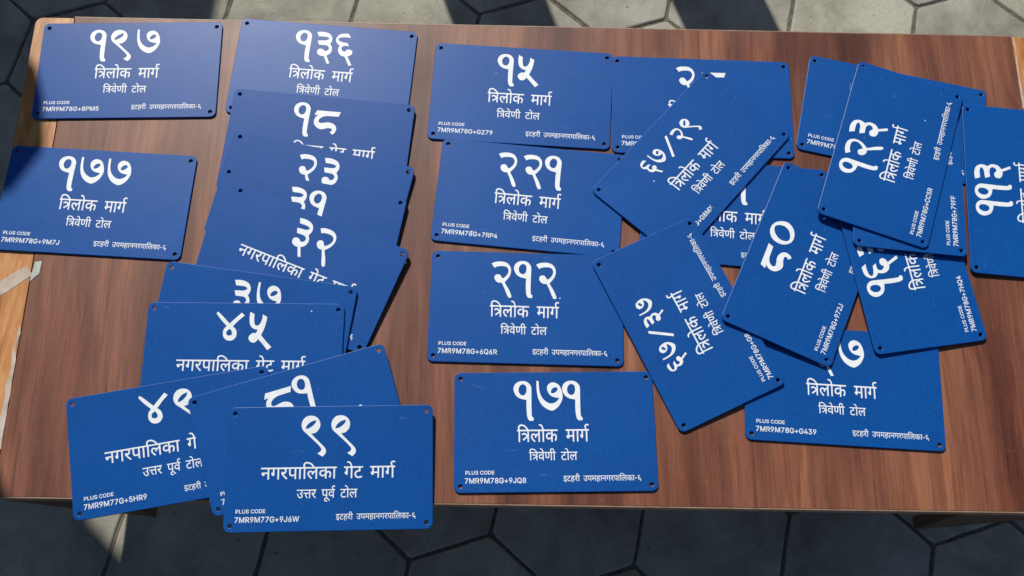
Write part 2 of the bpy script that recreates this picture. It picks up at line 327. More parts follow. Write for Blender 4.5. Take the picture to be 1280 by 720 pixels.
# ------------------------------------------------------------------ number plates
PW, PH, INS, TK = 250.0, 150.66, 7.94, .003
FONT = json.loads(r'''{"dev":{"tra":[552,[[127,65,80,132,326,281,299,314,275,339,254,358,232,370,208,378,181,380,162,379,143,376,124,372,104,365,81,356,55,343,27,417,50,427,74,436,98,444,123,451,150,455,179,456,205,455,229,450,251,444,272,433,293,420,314,402,335,381,358,356,382,326,382,551,0,551,0,622,566,622,566,551,463,551,463,0,382,0,382,234]]],"tta":[681,[[341,-12,311,15,283,41,256,68,232,95,211,123,194,151,180,180,173,211,170,242,171,260,175,277,182,292,190,307,200,319,210,329,38,327,38,399,511,399,511,551,0,551,0,622,696,622,696,551,592,551,592,0,511,0,511,328,395,328,365,327,340,325,320,322,303,317,288,309,274,299,261,283,254,263,251,237,255,205,267,173,288,142,316,111,352,77,395,40]]],"reph":[0,[[-190,615,-203,639,-215,663,-226,688,-234,713,-238,738,-240,762,-235,803,-220,836,-196,862,-163,881,-127,892,-85,896,-64,895,-45,893,-26,890,-9,885,7,879,21,872,-1,806,-13,812,-25,817,-37,821,-50,824,-64,826,-78,827,-103,825,-123,817,-139,804,-151,788,-158,769,-160,747,-158,725,-154,704,-146,682,-136,661,-123,638,-108,615]]],"ि":[259,[[89,551,0,551,0,622,80,622,72,637,66,653,60,669,56,686,54,705,53,724,59,773,79,814,111,849,154,875,206,891,266,896,356,888,440,862,516,820,585,763,648,695,704,615,620,615,515,731,402,801,283,824,240,821,203,811,174,794,152,772,138,746,134,714,135,695,138,677,144,662,150,647,157,634,165,622,273,622,273,551,170,551,170,0,89,0]]],"ी":[259,[[-185,615,-195,638,-204,660,-211,682,-216,704,-219,726,-220,748,-215,789,-201,824,-178,854,-146,878,-107,891,-61,896,-23,893,10,883,39,868,64,845,87,815,108,778,127,734,145,682,163,622,273,622,273,551,170,551,170,0,89,0,89,551,0,551,0,622,87,622,68,685,49,736,28,776,5,803,-23,820,-57,825,-82,822,-102,814,-118,800,-130,782,-137,760,-139,733,-138,711,-135,691,-129,672,-122,653,-114,634,-105,615]]],"ा":[259,[[170,551,170,0,89,0,89,551,0,551,0,622,273,622,273,551]]],"ू":[0,[[-63,-245,-80,-251,-98,-257,-116,-262,-135,-265,-154,-267,-173,-268,-219,-264,-259,-250,-290,-228,-314,-200,-328,-165,-333,-126,-328,-90,-313,-58,-287,-29,-253,-7,-211,7,-162,11,-114,8,-70,-1,-31,-17,5,-38,38,-62,68,-90,96,-122,121,-154,145,-189,83,-228,47,-177,10,-135,-27,-101,-66,-77,-109,-62,-156,-57,-187,-59,-213,-66,-233,-76,-247,-91,-256,-108,-259,-128,-256,-151,-248,-168,-234,-181,-217,-189,-198,-194,-178,-196,-161,-195,-145,-194,-130,-190,-116,-186,-102,-181,-88,-175]]],"े":[0,[[-169,615,-183,664,-197,705,-210,740,-225,767,-240,788,-256,804,-274,815,-293,821,-315,823,-329,823,-342,821,-354,818,-365,815,-375,812,-385,809,-409,882,-382,890,-351,894,-318,896,-284,893,-252,885,-224,870,-199,850,-175,820,-154,784,-133,737,-113,681,-94,615]]],"ो":[259,[[170,551,170,0,89,0,89,551,0,551,0,622,273,622,273,551],[90,615,76,664,62,705,48,740,34,767,19,788,3,804,-15,815,-34,821,-56,823,-70,823,-83,821,-95,818,-106,815,-116,812,-126,809,-150,882,-123,890,-92,894,-59,896,-25,893,7,885,34,870,60,850,84,820,106,784,126,737,146,681,165,615]]],"ल":[678,[[0,551,0,622,693,622,693,551,589,551,589,0,508,0,508,355,504,356,499,356,494,356,478,355,462,351,445,344,429,334,413,319,397,300,382,276,369,245,356,208,279,232,288,261,299,288,311,313,295,324,279,334,263,342,246,348,228,352,209,353,184,350,164,343,148,330,136,313,128,294,126,271,128,246,136,222,148,198,164,175,185,151,210,126,239,100,272,71,309,40,255,-12,217,21,182,53,149,84,119,114,94,145,73,176,57,207,48,240,45,275,48,308,56,337,70,362,87,382,108,398,131,410,156,419,180,424,204,426,233,424,259,420,284,412,308,400,332,387,354,370,396,401,444,420,499,426,502,426,505,426,508,426,508,551]]],"क":[762,[[777,551,452,551,452,349,486,377,525,393,569,399,610,394,645,381,675,358,698,326,711,286,716,239,714,208,709,175,701,141,689,107,672,73,651,39,579,80,595,102,608,127,620,154,629,182,634,210,636,237,634,266,627,289,616,307,602,320,584,327,562,330,526,322,489,298,452,258,452,0,371,0,371,174,354,161,334,148,312,136,286,126,258,120,226,118,195,120,166,126,138,137,112,152,90,171,71,194,57,222,49,254,46,290,52,340,70,382,101,417,141,443,189,459,244,464,260,464,277,462,296,460,313,458,328,456,339,454,333,381,321,384,308,386,292,388,277,390,262,391,249,391,213,388,183,379,159,365,141,345,131,321,127,292,130,260,141,234,158,214,179,199,202,191,228,188,256,190,282,197,306,209,329,224,350,241,371,260,371,551,0,551,0,622,777,622]]],"म":[598,[[509,551,509,0,428,0,428,250,207,250,207,213,205,193,201,177,192,166,182,157,171,153,159,151,146,152,133,157,119,164,105,173,92,183,80,196,69,209,59,223,50,237,44,251,40,265,39,278,41,289,45,300,52,308,64,315,80,320,100,321,126,321,126,551,0,551,0,622,612,622,612,551],[428,551,207,551,207,321,428,321]]],"ग":[563,[[208,551,208,234,207,218,202,204,196,193,186,185,174,180,160,178,143,180,125,187,106,199,89,214,74,231,60,250,49,270,43,289,41,308,43,322,47,335,54,345,66,353,82,357,102,359,127,359,127,551,0,551,0,622,578,622,578,551,474,551,474,0,393,0,393,551]]],"व":[556,[[571,551,467,551,467,0,387,0,387,165,368,153,347,143,324,132,297,124,267,120,233,118,198,120,166,127,137,139,111,155,89,174,70,198,57,224,49,254,46,286,52,339,72,383,104,418,146,444,196,459,255,464,264,464,275,463,288,462,300,461,313,460,326,459,337,458,346,456,354,454,349,381,336,384,321,386,306,388,290,390,274,391,259,391,221,388,188,379,162,364,143,343,131,318,127,287,131,256,141,231,158,212,181,199,206,191,235,188,268,191,298,198,324,210,348,226,369,242,387,260,387,551,0,551,0,622,571,622]]],"ण":[723,[[634,551,634,0,553,0,553,551,420,551,420,321,419,294,416,271,412,250,405,231,396,214,385,198,370,183,352,170,331,160,307,152,281,148,251,146,194,153,149,172,114,205,104,222,95,241,88,263,83,288,80,318,79,352,79,551,0,551,0,622,737,622,737,551],[249,217,280,221,304,231,321,249,328,261,332,274,336,288,337,305,339,327,339,353,339,551,160,551,160,353,160,329,162,308,164,291,167,276,172,263,178,251,186,241,195,233,206,226,218,221,232,218]]],"ट":[504,[[519,551,371,551,371,349,316,349,286,348,259,345,236,341,216,335,197,327,181,318,150,290,132,255,126,215,128,185,136,158,148,136,164,116,183,101,206,89,230,81,256,76,283,74,317,75,348,80,375,86,401,96,427,107,455,121,482,47,452,34,421,23,388,14,355,6,321,2,286,0,242,3,200,12,162,26,129,46,100,71,77,101,60,136,49,176,46,220,50,261,61,298,80,330,105,357,135,379,170,397,207,410,247,417,288,420,290,420,290,551,0,551,0,622,519,622]]],"न":[555,[[0,622,569,622,569,551,466,551,466,0,385,0,385,298,204,298,204,244,202,227,198,213,190,202,180,194,167,190,153,188,137,190,120,197,102,209,85,224,70,241,56,260,45,280,39,299,37,318,38,332,43,345,50,355,62,363,78,367,98,369,385,369,385,551,0,551]]],"र":[409,[[395,42,341,-12,302,21,265,54,230,87,197,120,166,151,138,181,113,209,92,234,75,256,62,275,53,292,46,305,43,317,41,329,40,340,42,352,47,364,55,376,67,385,83,391,104,393,120,392,134,388,148,382,159,373,171,362,181,349,205,363,224,380,238,399,248,420,254,443,256,468,255,483,254,498,251,514,247,528,243,540,239,551,0,551,0,622,424,622,424,551,320,551,329,525,334,494,336,458,334,423,326,392,314,365,298,341,278,319,254,300,227,284,198,268,167,254,199,219,233,183,272,146,312,110,353,75]]],"प":[568,[[479,551,479,0,398,0,398,191,378,179,357,168,335,159,311,152,284,147,254,146,228,148,204,152,182,160,161,169,143,181,128,194,113,213,100,234,91,258,84,285,80,318,79,358,79,551,0,551,0,622,583,622,583,551],[398,551,160,551,160,369,160,344,161,322,163,304,165,289,169,276,172,266,177,256,183,248,190,240,208,227,233,220,263,217,289,219,314,225,338,236,360,249,380,264,398,280]]],"उ":[548,[[0,622,563,622,563,551,453,551,471,524,481,495,485,464,476,409,450,364,406,328,429,306,451,281,470,254,486,223,496,190,499,152,497,120,489,92,476,68,460,47,439,30,415,17,388,8,359,2,328,0,291,3,254,14,220,30,186,55,153,88,120,130,89,181,59,242,29,313,100,338,119,288,140,242,162,200,184,164,209,133,234,108,262,89,290,78,320,74,346,76,368,82,388,92,402,108,411,131,414,160,412,187,404,212,392,236,375,258,354,280,329,301,308,298,287,295,264,294,259,364,304,368,341,376,368,390,388,409,400,433,404,463,402,482,397,500,389,516,378,529,365,541,351,551,0,551]]],"त":[570,[[481,551,481,0,400,0,400,328,291,328,254,327,223,325,200,322,180,317,164,309,150,299,137,284,129,263,126,237,130,205,142,173,163,142,191,111,227,77,271,40,217,-12,187,15,159,41,132,68,107,95,86,123,68,151,55,180,48,211,45,242,46,265,51,286,58,305,68,323,80,338,93,351,114,366,137,378,163,388,193,394,230,398,272,399,400,399,400,551,0,551,0,622,584,622,584,551]]],"इ":[491,[[271,222,252,221,232,219,213,215,194,210,177,204,161,197,131,217,105,239,82,263,64,290,54,319,50,352,51,370,54,386,60,400,67,413,76,424,87,433,103,443,121,451,141,458,164,462,190,464,221,465,314,465,314,551,0,551,0,622,505,622,505,551,395,551,395,394,211,394,192,394,178,393,167,391,159,389,151,385,145,381,137,372,132,361,130,347,132,332,136,318,144,306,154,296,164,286,174,277,206,286,239,292,275,294,322,290,363,277,398,256,425,228,442,194,447,154,442,114,429,80,406,52,374,30,335,14,289,4,309,-4,329,-12,350,-19,371,-26,393,-33,415,-40,382,-110,345,-92,308,-74,273,-56,239,-37,207,-18,176,1,139,4,108,10,82,18,63,30,52,46,48,65,50,79,54,91,62,102,72,110,85,114,101,116,115,115,128,111,142,106,158,97,175,85,194,70,203,69,211,68,219,68,262,70,298,77,328,88,349,105,362,126,366,153,363,173,355,190,342,204,323,214,299,220]]],"ह":[531,[[321,69,344,77,363,87,380,98,393,112,400,128,403,148,400,172,390,191,374,208,351,219,319,227,280,229,238,226,202,216,174,200,154,179,142,154,138,124,139,104,143,84,150,64,160,44,176,22,196,0,224,-26,259,-56,302,-89,248,-142,192,-96,145,-51,108,-9,80,34,64,80,58,130,60,154,65,177,74,198,85,216,99,233,115,248,103,261,92,276,82,292,75,310,70,330,69,352,70,370,73,386,79,400,86,413,95,424,106,433,122,443,140,451,158,458,179,462,203,464,229,465,361,465,361,551,0,551,0,622,546,622,546,551,442,551,442,394,230,394,211,394,197,393,186,391,178,389,170,385,164,381,156,372,151,361,149,347,150,334,153,322,159,312,166,302,174,292,183,284,215,293,249,298,284,300,327,298,365,291,396,279,423,264,444,245,460,224,472,202,479,178,481,153,477,117,466,85,447,57,421,34,388,16,348,2]]],"य":[580,[[595,622,595,551,491,551,491,0,410,0,410,179,390,167,368,157,343,146,316,138,286,134,253,132,197,139,148,159,108,192,75,237,52,291,38,353,76,363,106,375,130,390,147,407,157,430,160,457,159,475,155,493,148,509,141,524,132,538,123,551,0,551,0,622],[129,301,144,271,160,247,180,228,202,214,228,206,259,203,291,205,320,212,346,224,370,239,391,256,410,274,410,551,211,551,227,516,237,481,240,445,228,381,191,333]]],"६":[551,[[470,-67,459,-48,448,-29,437,-8,426,14,415,35,406,56,397,75,390,92,384,106,376,105,368,105,360,104,351,104,343,104,335,104,293,107,256,114,224,127,196,144,173,165,155,188,142,215,135,243,132,272,133,290,137,308,144,326,153,343,165,359,180,373,158,388,139,406,124,426,112,448,105,473,103,501,109,540,126,573,156,598,194,617,238,628,288,632,306,632,325,631,346,629,365,627,380,625,391,622,385,552,373,555,359,557,344,560,329,561,311,563,292,563,232,555,196,531,184,492,186,473,193,456,204,442,218,431,235,422,254,414,278,419,305,422,333,423,342,423,352,423,361,422,370,421,377,420,384,419,377,350,370,351,362,351,354,352,345,352,335,352,324,352,293,350,266,343,243,331,226,314,215,293,212,266,216,238,228,215,247,197,272,184,300,177,332,174,336,174,340,174,344,174,349,174,353,174,357,175,355,182,354,188,353,194,352,200,352,206,352,210,354,231,361,248,372,260,387,268,402,272,418,274,444,271,466,263,484,250,496,233,504,215,506,196,504,177,499,161,490,148,479,136,466,127,451,120,462,97,475,72,490,44,507,17,524,-10,542,-35]]],"-":[340,[[49,338,291,338,291,256,49,256]]]},"lat":{" ":[550,[]],"+":[1328,[[578,100,578,1066,747,1066,747,100],[180,504,180,663,1145,663,1145,504]]],"2":[1328,[[189,0,189,137,684,674,736,732,782,784,822,832,856,877,883,920,905,962,921,1003,930,1047,933,1092,929,1142,917,1187,896,1227,868,1262,835,1291,796,1314,752,1331,704,1342,653,1345,599,1341,550,1330,506,1310,467,1284,435,1252,409,1214,390,1169,379,1121,375,1067,193,1067,200,1151,220,1229,254,1299,300,1361,355,1413,420,1454,493,1485,572,1504,658,1510,743,1504,822,1485,894,1454,957,1413,1011,1363,1054,1305,1087,1240,1106,1169,1113,1094,1110,1040,1100,988,1084,936,1060,883,1026,825,982,763,927,694,858,615,777,526,451,179,451,167,1138,167,1138,0]]],"3":[1328,[[634,-20,547,-15,465,1,387,27,316,63,255,108,204,162,164,226,138,297,125,376,319,376,328,329,345,287,370,250,402,219,440,193,484,173,531,159,583,150,637,147,696,150,750,161,801,178,846,202,885,233,916,270,940,314,954,364,959,421,955,473,942,522,922,569,892,611,852,648,802,679,741,702,669,716,585,721,463,721,463,872,840,1311,840,1323,199,1323,199,1490,1090,1490,1090,1351,620,810,620,841,724,844,817,832,901,803,974,761,1035,709,1084,646,1119,576,1141,501,1148,420,1141,338,1119,262,1082,192,1032,131,972,79,900,36,820,5,731,-14]]],"4":[1328,[[121,303,121,458,714,1490,901,1490,322,482,322,470,1206,470,1206,303],[823,0,823,349,823,422,823,930,1003,930,1003,0]]],"5":[1328,[[646,-20,562,-14,483,3,411,32,346,70,291,117,245,172,210,235,188,303,178,376,362,376,370,334,385,294,407,258,436,226,469,199,508,176,552,160,597,150,646,147,704,152,757,166,806,189,850,221,887,259,917,305,939,357,953,413,957,473,952,535,938,592,915,645,884,692,845,732,800,764,750,789,694,803,634,808,588,806,541,798,494,786,450,770,411,751,379,730,201,752,289,1490,1073,1490,1073,1323,449,1323,398,888,406,888,439,912,478,933,522,950,569,964,618,972,669,975,735,971,798,959,858,938,913,910,963,875,1008,834,1048,786,1081,733,1108,675,1127,612,1139,546,1143,476,1136,384,1114,299,1078,221,1030,152,971,93,902,44,824,9,738,-13]]],"6":[1328,[[664,-20,575,-13,494,8,419,43,353,90,297,149,251,218,217,295,197,381,190,473,195,545,210,620,236,698,275,783,330,882,402,993,739,1490,944,1490,446,763,428,763,443,790,463,816,486,840,514,861,544,879,576,894,612,906,649,913,688,915,775,909,854,890,924,858,987,816,1039,763,1081,700,1112,627,1131,547,1137,458,1130,369,1110,287,1076,212,1030,145,974,88,908,42,833,8,752,-13],[664,143,719,148,770,161,816,184,856,215,890,252,918,296,939,346,952,400,956,458,952,518,939,573,918,622,890,666,856,703,816,733,770,755,719,769,664,773,609,769,558,755,512,734,470,704,436,667,408,624,387,575,374,521,370,462,374,402,387,347,408,297,436,252,470,215,512,184,558,161,609,148]]],"7":[1328,[[284,0,946,1311,946,1323,182,1323,182,1490,1145,1490,1145,1313,484,0]]],"8":[1328,[[663,-20,566,-14,477,4,396,34,325,74,265,123,216,181,181,247,159,318,152,396,156,457,169,515,190,570,218,621,253,666,294,705,340,737,390,760,443,774,443,782,375,808,318,848,270,903,234,968,213,1038,206,1114,213,1187,232,1255,265,1318,309,1373,363,1420,427,1458,499,1487,578,1504,663,1510,747,1504,825,1487,897,1458,961,1420,1015,1373,1060,1318,1093,1255,1112,1187,1119,1114,1112,1038,1090,968,1054,903,1007,848,950,808,884,782,884,774,936,760,985,737,1031,705,1072,666,1107,621,1136,570,1158,515,1171,457,1175,396,1168,318,1146,247,1110,181,1060,123,1000,74,928,34,848,4,759,-14],[663,145,726,149,783,159,834,178,878,202,916,232,946,268,967,310,981,356,985,406,980,459,966,508,943,552,912,592,873,625,828,652,777,673,722,685,663,689,603,685,547,673,496,652,451,625,412,592,381,552,358,508,344,459,339,406,343,356,356,310,378,268,408,232,445,202,490,178,542,159,599,149],[663,848,714,852,760,862,803,880,841,903,873,933,900,968,919,1008,931,1052,935,1100,931,1148,920,1191,901,1230,875,1264,843,1292,806,1316,762,1332,715,1343,663,1346,611,1343,563,1332,520,1316,482,1292,450,1264,424,1230,405,1191,394,1148,390,1100,394,1052,405,1008,424,968,451,933,483,903,521,880,564,862,612,852]]],"9":[1328,[[663,1510,752,1503,833,1482,908,1447,974,1400,1030,1341,1076,1272,1110,1195,1130,1109,1137,1017,1132,945,1117,870,1091,792,1052,707,997,609,925,497,588,0,383,0,881,727,899,727,884,700,864,674,840,650,813,629,783,611,750,596,715,584,678,577,639,575,553,581,474,600,403,632,341,674,288,727,246,790,215,863,196,943,190,1032,197,1121,217,1203,252,1278,298,1345,354,1402,420,1448,495,1482,576,1503],[663,1347,608,1342,558,1329,512,1306,471,1275,437,1238,408,1194,388,1144,375,1090,371,1032,375,972,388,918,408,868,437,824,471,787,512,757,558,735,608,721,663,717,718,721,769,735,816,756,857,786,891,823,920,866,940,916,953,970,957,1028,953,1088,940,1143,920,1193,891,1238,857,1275,816,1306,770,1329,719,1342]]],"C":[1496,[[783,-20,660,-10,547,21,442,72,350,143,272,231,208,336,160,458,132,594,122,744,132,895,160,1031,208,1152,272,1258,350,1346,442,1417,547,1469,660,1500,783,1510,857,1506,928,1495,996,1477,1061,1452,1121,1419,1177,1380,1227,1335,1272,1284,1310,1226,1342,1163,1367,1095,1384,1021,1194,1021,1181,1070,1163,1115,1140,1156,1112,1193,1081,1225,1046,1254,1007,1278,966,1298,923,1314,878,1325,831,1332,783,1334,697,1326,616,1304,541,1266,474,1214,417,1147,370,1066,335,972,314,865,307,744,314,624,335,517,370,422,418,342,475,276,542,224,617,186,697,164,783,156,831,158,878,165,923,176,966,192,1007,212,1046,236,1081,265,1112,298,1140,334,1163,375,1181,420,1194,469,1384,469,1368,396,1343,328,1312,265,1273,208,1228,157,1178,111,1122,72,1062,39,998,14,929,-5,858,-16]]],"D":[1478,[[645,0,285,0,285,168,633,168,747,176,848,199,934,238,1007,291,1067,357,1113,437,1146,529,1165,633,1172,748,1166,862,1146,964,1114,1056,1068,1135,1010,1200,940,1253,856,1291,760,1314,651,1322,277,1322,277,1490,664,1490,802,1480,926,1450,1036,1401,1132,1333,1210,1248,1274,1146,1319,1027,1347,895,1356,748,1347,600,1319,466,1273,348,1209,244,1129,159,1031,90,917,40,789,10],[370,1490,370,0,180,0,180,1490]]],"E":[1231,[[180,0,180,1490,1088,1490,1088,1322,370,1322,370,836,1039,836,1039,668,370,668,370,168,1097,168,1097,0]]],"F":[1209,[[180,0,180,1490,1081,1490,1081,1322,370,1322,370,812,1013,812,1013,644,370,644,370,0]]],"G":[1528,[[789,-20,662,-10,545,21,440,73,347,144,269,232,206,338,159,459,131,594,122,744,131,895,159,1031,206,1152,269,1258,346,1346,438,1417,541,1469,654,1500,777,1510,854,1506,927,1494,998,1475,1063,1448,1125,1415,1181,1375,1232,1329,1277,1277,1316,1220,1347,1159,1372,1093,1389,1023,1193,1023,1176,1069,1156,1112,1132,1152,1105,1188,1075,1221,1042,1250,1005,1275,966,1296,923,1312,878,1324,829,1332,778,1334,693,1326,614,1304,540,1266,474,1214,417,1148,370,1068,335,973,314,865,307,744,314,624,335,517,370,423,418,343,475,276,543,224,619,186,701,164,789,156,870,162,944,180,1011,210,1070,250,1120,301,1160,362,1190,431,1208,509,1214,594,1271,583,828,583,828,749,1400,749,1400,586,1391,468,1365,361,1321,265,1262,181,1190,111,1104,54,1008,13,903,-12]]],"H":[1522,[[180,0,180,1490,370,1490,370,846,1152,846,1152,1490,1342,1490,1342,0,1152,0,1152,678,370,678,370,0]]],"J":[1169,[[545,-20,422,-7,315,32,224,96,155,184,114,294,100,426,100,506,290,506,290,426,298,343,321,273,360,218,412,179,473,155,545,147,616,155,677,179,729,218,768,273,791,342,799,426,799,1490,989,1490,989,426,975,294,934,184,866,96,775,32,668,-7]]],"L":[1158,[[180,0,180,1490,370,1490,370,168,1060,168,1060,0]]],"M":[1850,[[180,0,180,1490,450,1490,817,550,826,526,836,499,846,468,858,434,869,398,882,360,894,321,906,283,917,244,928,207,938,172,947,138,905,138,915,170,925,204,936,240,948,278,959,317,972,356,984,394,996,430,1007,465,1018,497,1028,525,1037,550,1399,1490,1670,1490,1670,0,1483,0,1483,851,1483,883,1483,918,1484,956,1484,996,1485,1037,1486,1080,1487,1124,1488,1168,1488,1212,1489,1256,1490,1300,1491,1342,1507,1342,1493,1296,1478,1249,1462,1202,1447,1154,1432,1108,1416,1064,1402,1020,1388,980,1374,942,1361,907,1350,877,1340,851,1007,0,842,0,504,851,494,876,483,906,471,940,458,977,444,1016,430,1058,414,1103,399,1149,383,1196,367,1245,351,1293,334,1342,352,1342,353,1304,354,1263,356,1221,356,1178,357,1134,358,1090,359,1046,359,1003,360,962,361,922,361,885,361,851,361,0]]],"O":[1566,[[784,-20,661,-10,548,21,444,72,351,143,272,231,208,336,160,458,132,594,122,744,132,895,160,1031,208,1152,272,1258,351,1346,444,1417,548,1469,661,1500,784,1510,907,1500,1020,1469,1124,1417,1216,1346,1294,1258,1358,1152,1406,1031,1434,895,1444,744,1434,594,1406,458,1358,336,1294,231,1216,143,1124,72,1020,21,907,-10],[784,156,870,164,950,186,1024,224,1091,276,1148,342,1196,422,1231,517,1252,624,1259,744,1252,865,1231,973,1196,1068,1148,1148,1091,1214,1024,1266,950,1304,870,1326,784,1334,698,1326,617,1304,542,1266,475,1214,418,1147,370,1066,335,972,314,865,307,744,314,624,335,517,370,423,418,343,475,276,542,224,617,186,698,164]]],"P":[1308,[[180,0,180,1490,690,1490,799,1483,895,1462,976,1426,1045,1379,1101,1322,1144,1256,1174,1182,1192,1102,1198,1016,1192,930,1174,850,1144,775,1101,708,1045,651,977,603,895,567,800,546,691,539,330,539,330,706,682,706,756,711,819,724,872,746,916,777,950,814,976,858,995,906,1005,959,1009,1016,1005,1073,995,1125,976,1174,950,1217,915,1253,872,1283,818,1305,754,1319,680,1323,370,1323,370,0]]],"Q":[1566,[[722,466,920,466,1086,248,1128,190,1376,-140,1178,-140,1016,78,974,134],[784,-20,661,-10,548,21,444,72,351,143,272,231,208,336,160,458,132,594,122,744,132,895,160,1031,208,1152,272,1258,351,1346,444,1417,548,1469,661,1500,784,1510,907,1500,1020,1469,1124,1417,1216,1346,1294,1258,1358,1152,1406,1031,1434,895,1444,744,1434,594,1406,458,1358,336,1294,231,1216,143,1124,72,1020,21,907,-10],[784,156,870,164,950,186,1024,224,1091,276,1148,342,1196,422,1231,517,1252,624,1259,744,1252,865,1231,973,1196,1068,1148,1148,1091,1214,1024,1266,950,1304,870,1326,784,1334,698,1326,617,1304,542,1266,475,1214,418,1147,370,1066,335,972,314,865,307,744,314,624,335,517,370,423,418,343,475,276,542,224,617,186,698,164]]],"R":[1318,[[180,0,180,1490,690,1490,799,1483,895,1464,976,1430,1045,1386,1101,1331,1144,1267,1174,1194,1192,1115,1198,1030,1192,945,1174,866,1144,795,1101,732,1045,679,977,636,895,604,800,584,691,578,286,578,286,747,682,747,756,751,819,762,872,782,915,808,950,840,976,880,994,924,1005,975,1009,1030,1005,1087,994,1138,976,1184,950,1225,915,1259,871,1286,818,1307,754,1319,680,1323,370,1323,370,0],[1036,0,676,671,890,671,1256,0]]],"S":[1314,[[657,-26,554,-20,461,-3,378,26,304,65,242,114,192,172,154,237,128,310,116,390,311,390,321,337,340,291,368,252,404,218,446,191,494,170,546,156,600,147,657,144,722,148,783,159,838,177,888,202,931,233,966,270,992,312,1008,358,1013,409,1009,454,995,493,972,526,943,554,907,579,865,600,819,619,770,636,718,651,538,702,427,741,334,790,258,848,202,917,169,998,158,1091,166,1172,188,1245,226,1312,277,1370,338,1419,410,1458,490,1487,577,1504,670,1510,764,1504,851,1487,930,1458,1000,1419,1060,1372,1108,1316,1145,1254,1168,1187,1178,1114,992,1114,975,1181,940,1237,888,1282,823,1316,748,1335,664,1342,603,1339,546,1328,496,1310,451,1287,413,1258,383,1224,361,1186,347,1145,343,1100,348,1051,365,1010,392,974,426,945,464,920,506,900,549,884,590,870,627,859,776,818,817,806,862,791,908,774,956,753,1002,728,1047,700,1088,666,1125,626,1156,582,1179,530,1193,472,1198,406,1191,327,1170,254,1134,186,1086,125,1024,74,950,31,864,-1,766,-20]]],"U":[1524,[[763,-24,651,-16,548,7,456,45,374,97,307,160,252,234,212,318,188,409,180,507,180,1490,370,1490,370,522,375,453,391,390,418,332,454,280,499,236,553,200,615,173,685,157,763,152,841,157,910,173,972,200,1026,236,1071,280,1107,332,1133,390,1149,453,1154,522,1154,1490,1344,1490,1344,507,1336,409,1312,318,1272,234,1218,160,1150,97,1070,45,977,7,875,-16]]],"W":[2018,[[458,0,52,1490,246,1490,482,576,494,527,506,478,518,428,529,377,540,326,551,274,561,222,571,169,581,115,558,115,568,169,578,222,589,274,600,326,611,377,623,428,635,478,647,527,660,576,901,1490,1117,1490,1356,576,1369,527,1382,478,1394,428,1405,377,1417,326,1428,274,1439,222,1450,169,1460,115,1434,115,1444,169,1454,222,1465,274,1476,326,1487,377,1499,428,1511,478,1523,527,1535,576,1770,1490,1966,1490,1558,0,1337,0,1081,944,1065,1007,1049,1074,1033,1144,1018,1221,1003,1304,988,1395,1028,1395,1013,1309,999,1229,985,1156,970,1085,953,1015,935,944,680,0]]],"X":[1397,[[57,0,640,833,640,692,90,1490,310,1490,525,1174,555,1130,581,1090,604,1056,623,1024,642,993,660,962,677,929,696,893,717,852,684,852,705,892,724,928,742,961,759,992,778,1023,798,1056,821,1090,848,1130,878,1174,1097,1490,1312,1490,763,700,763,840,1340,0,1121,0,860,378,833,417,810,453,789,484,770,514,752,544,735,574,718,605,699,641,679,680,720,680,701,642,682,608,664,576,647,547,629,517,610,486,588,454,564,418,536,378,273,0]]]}}''')
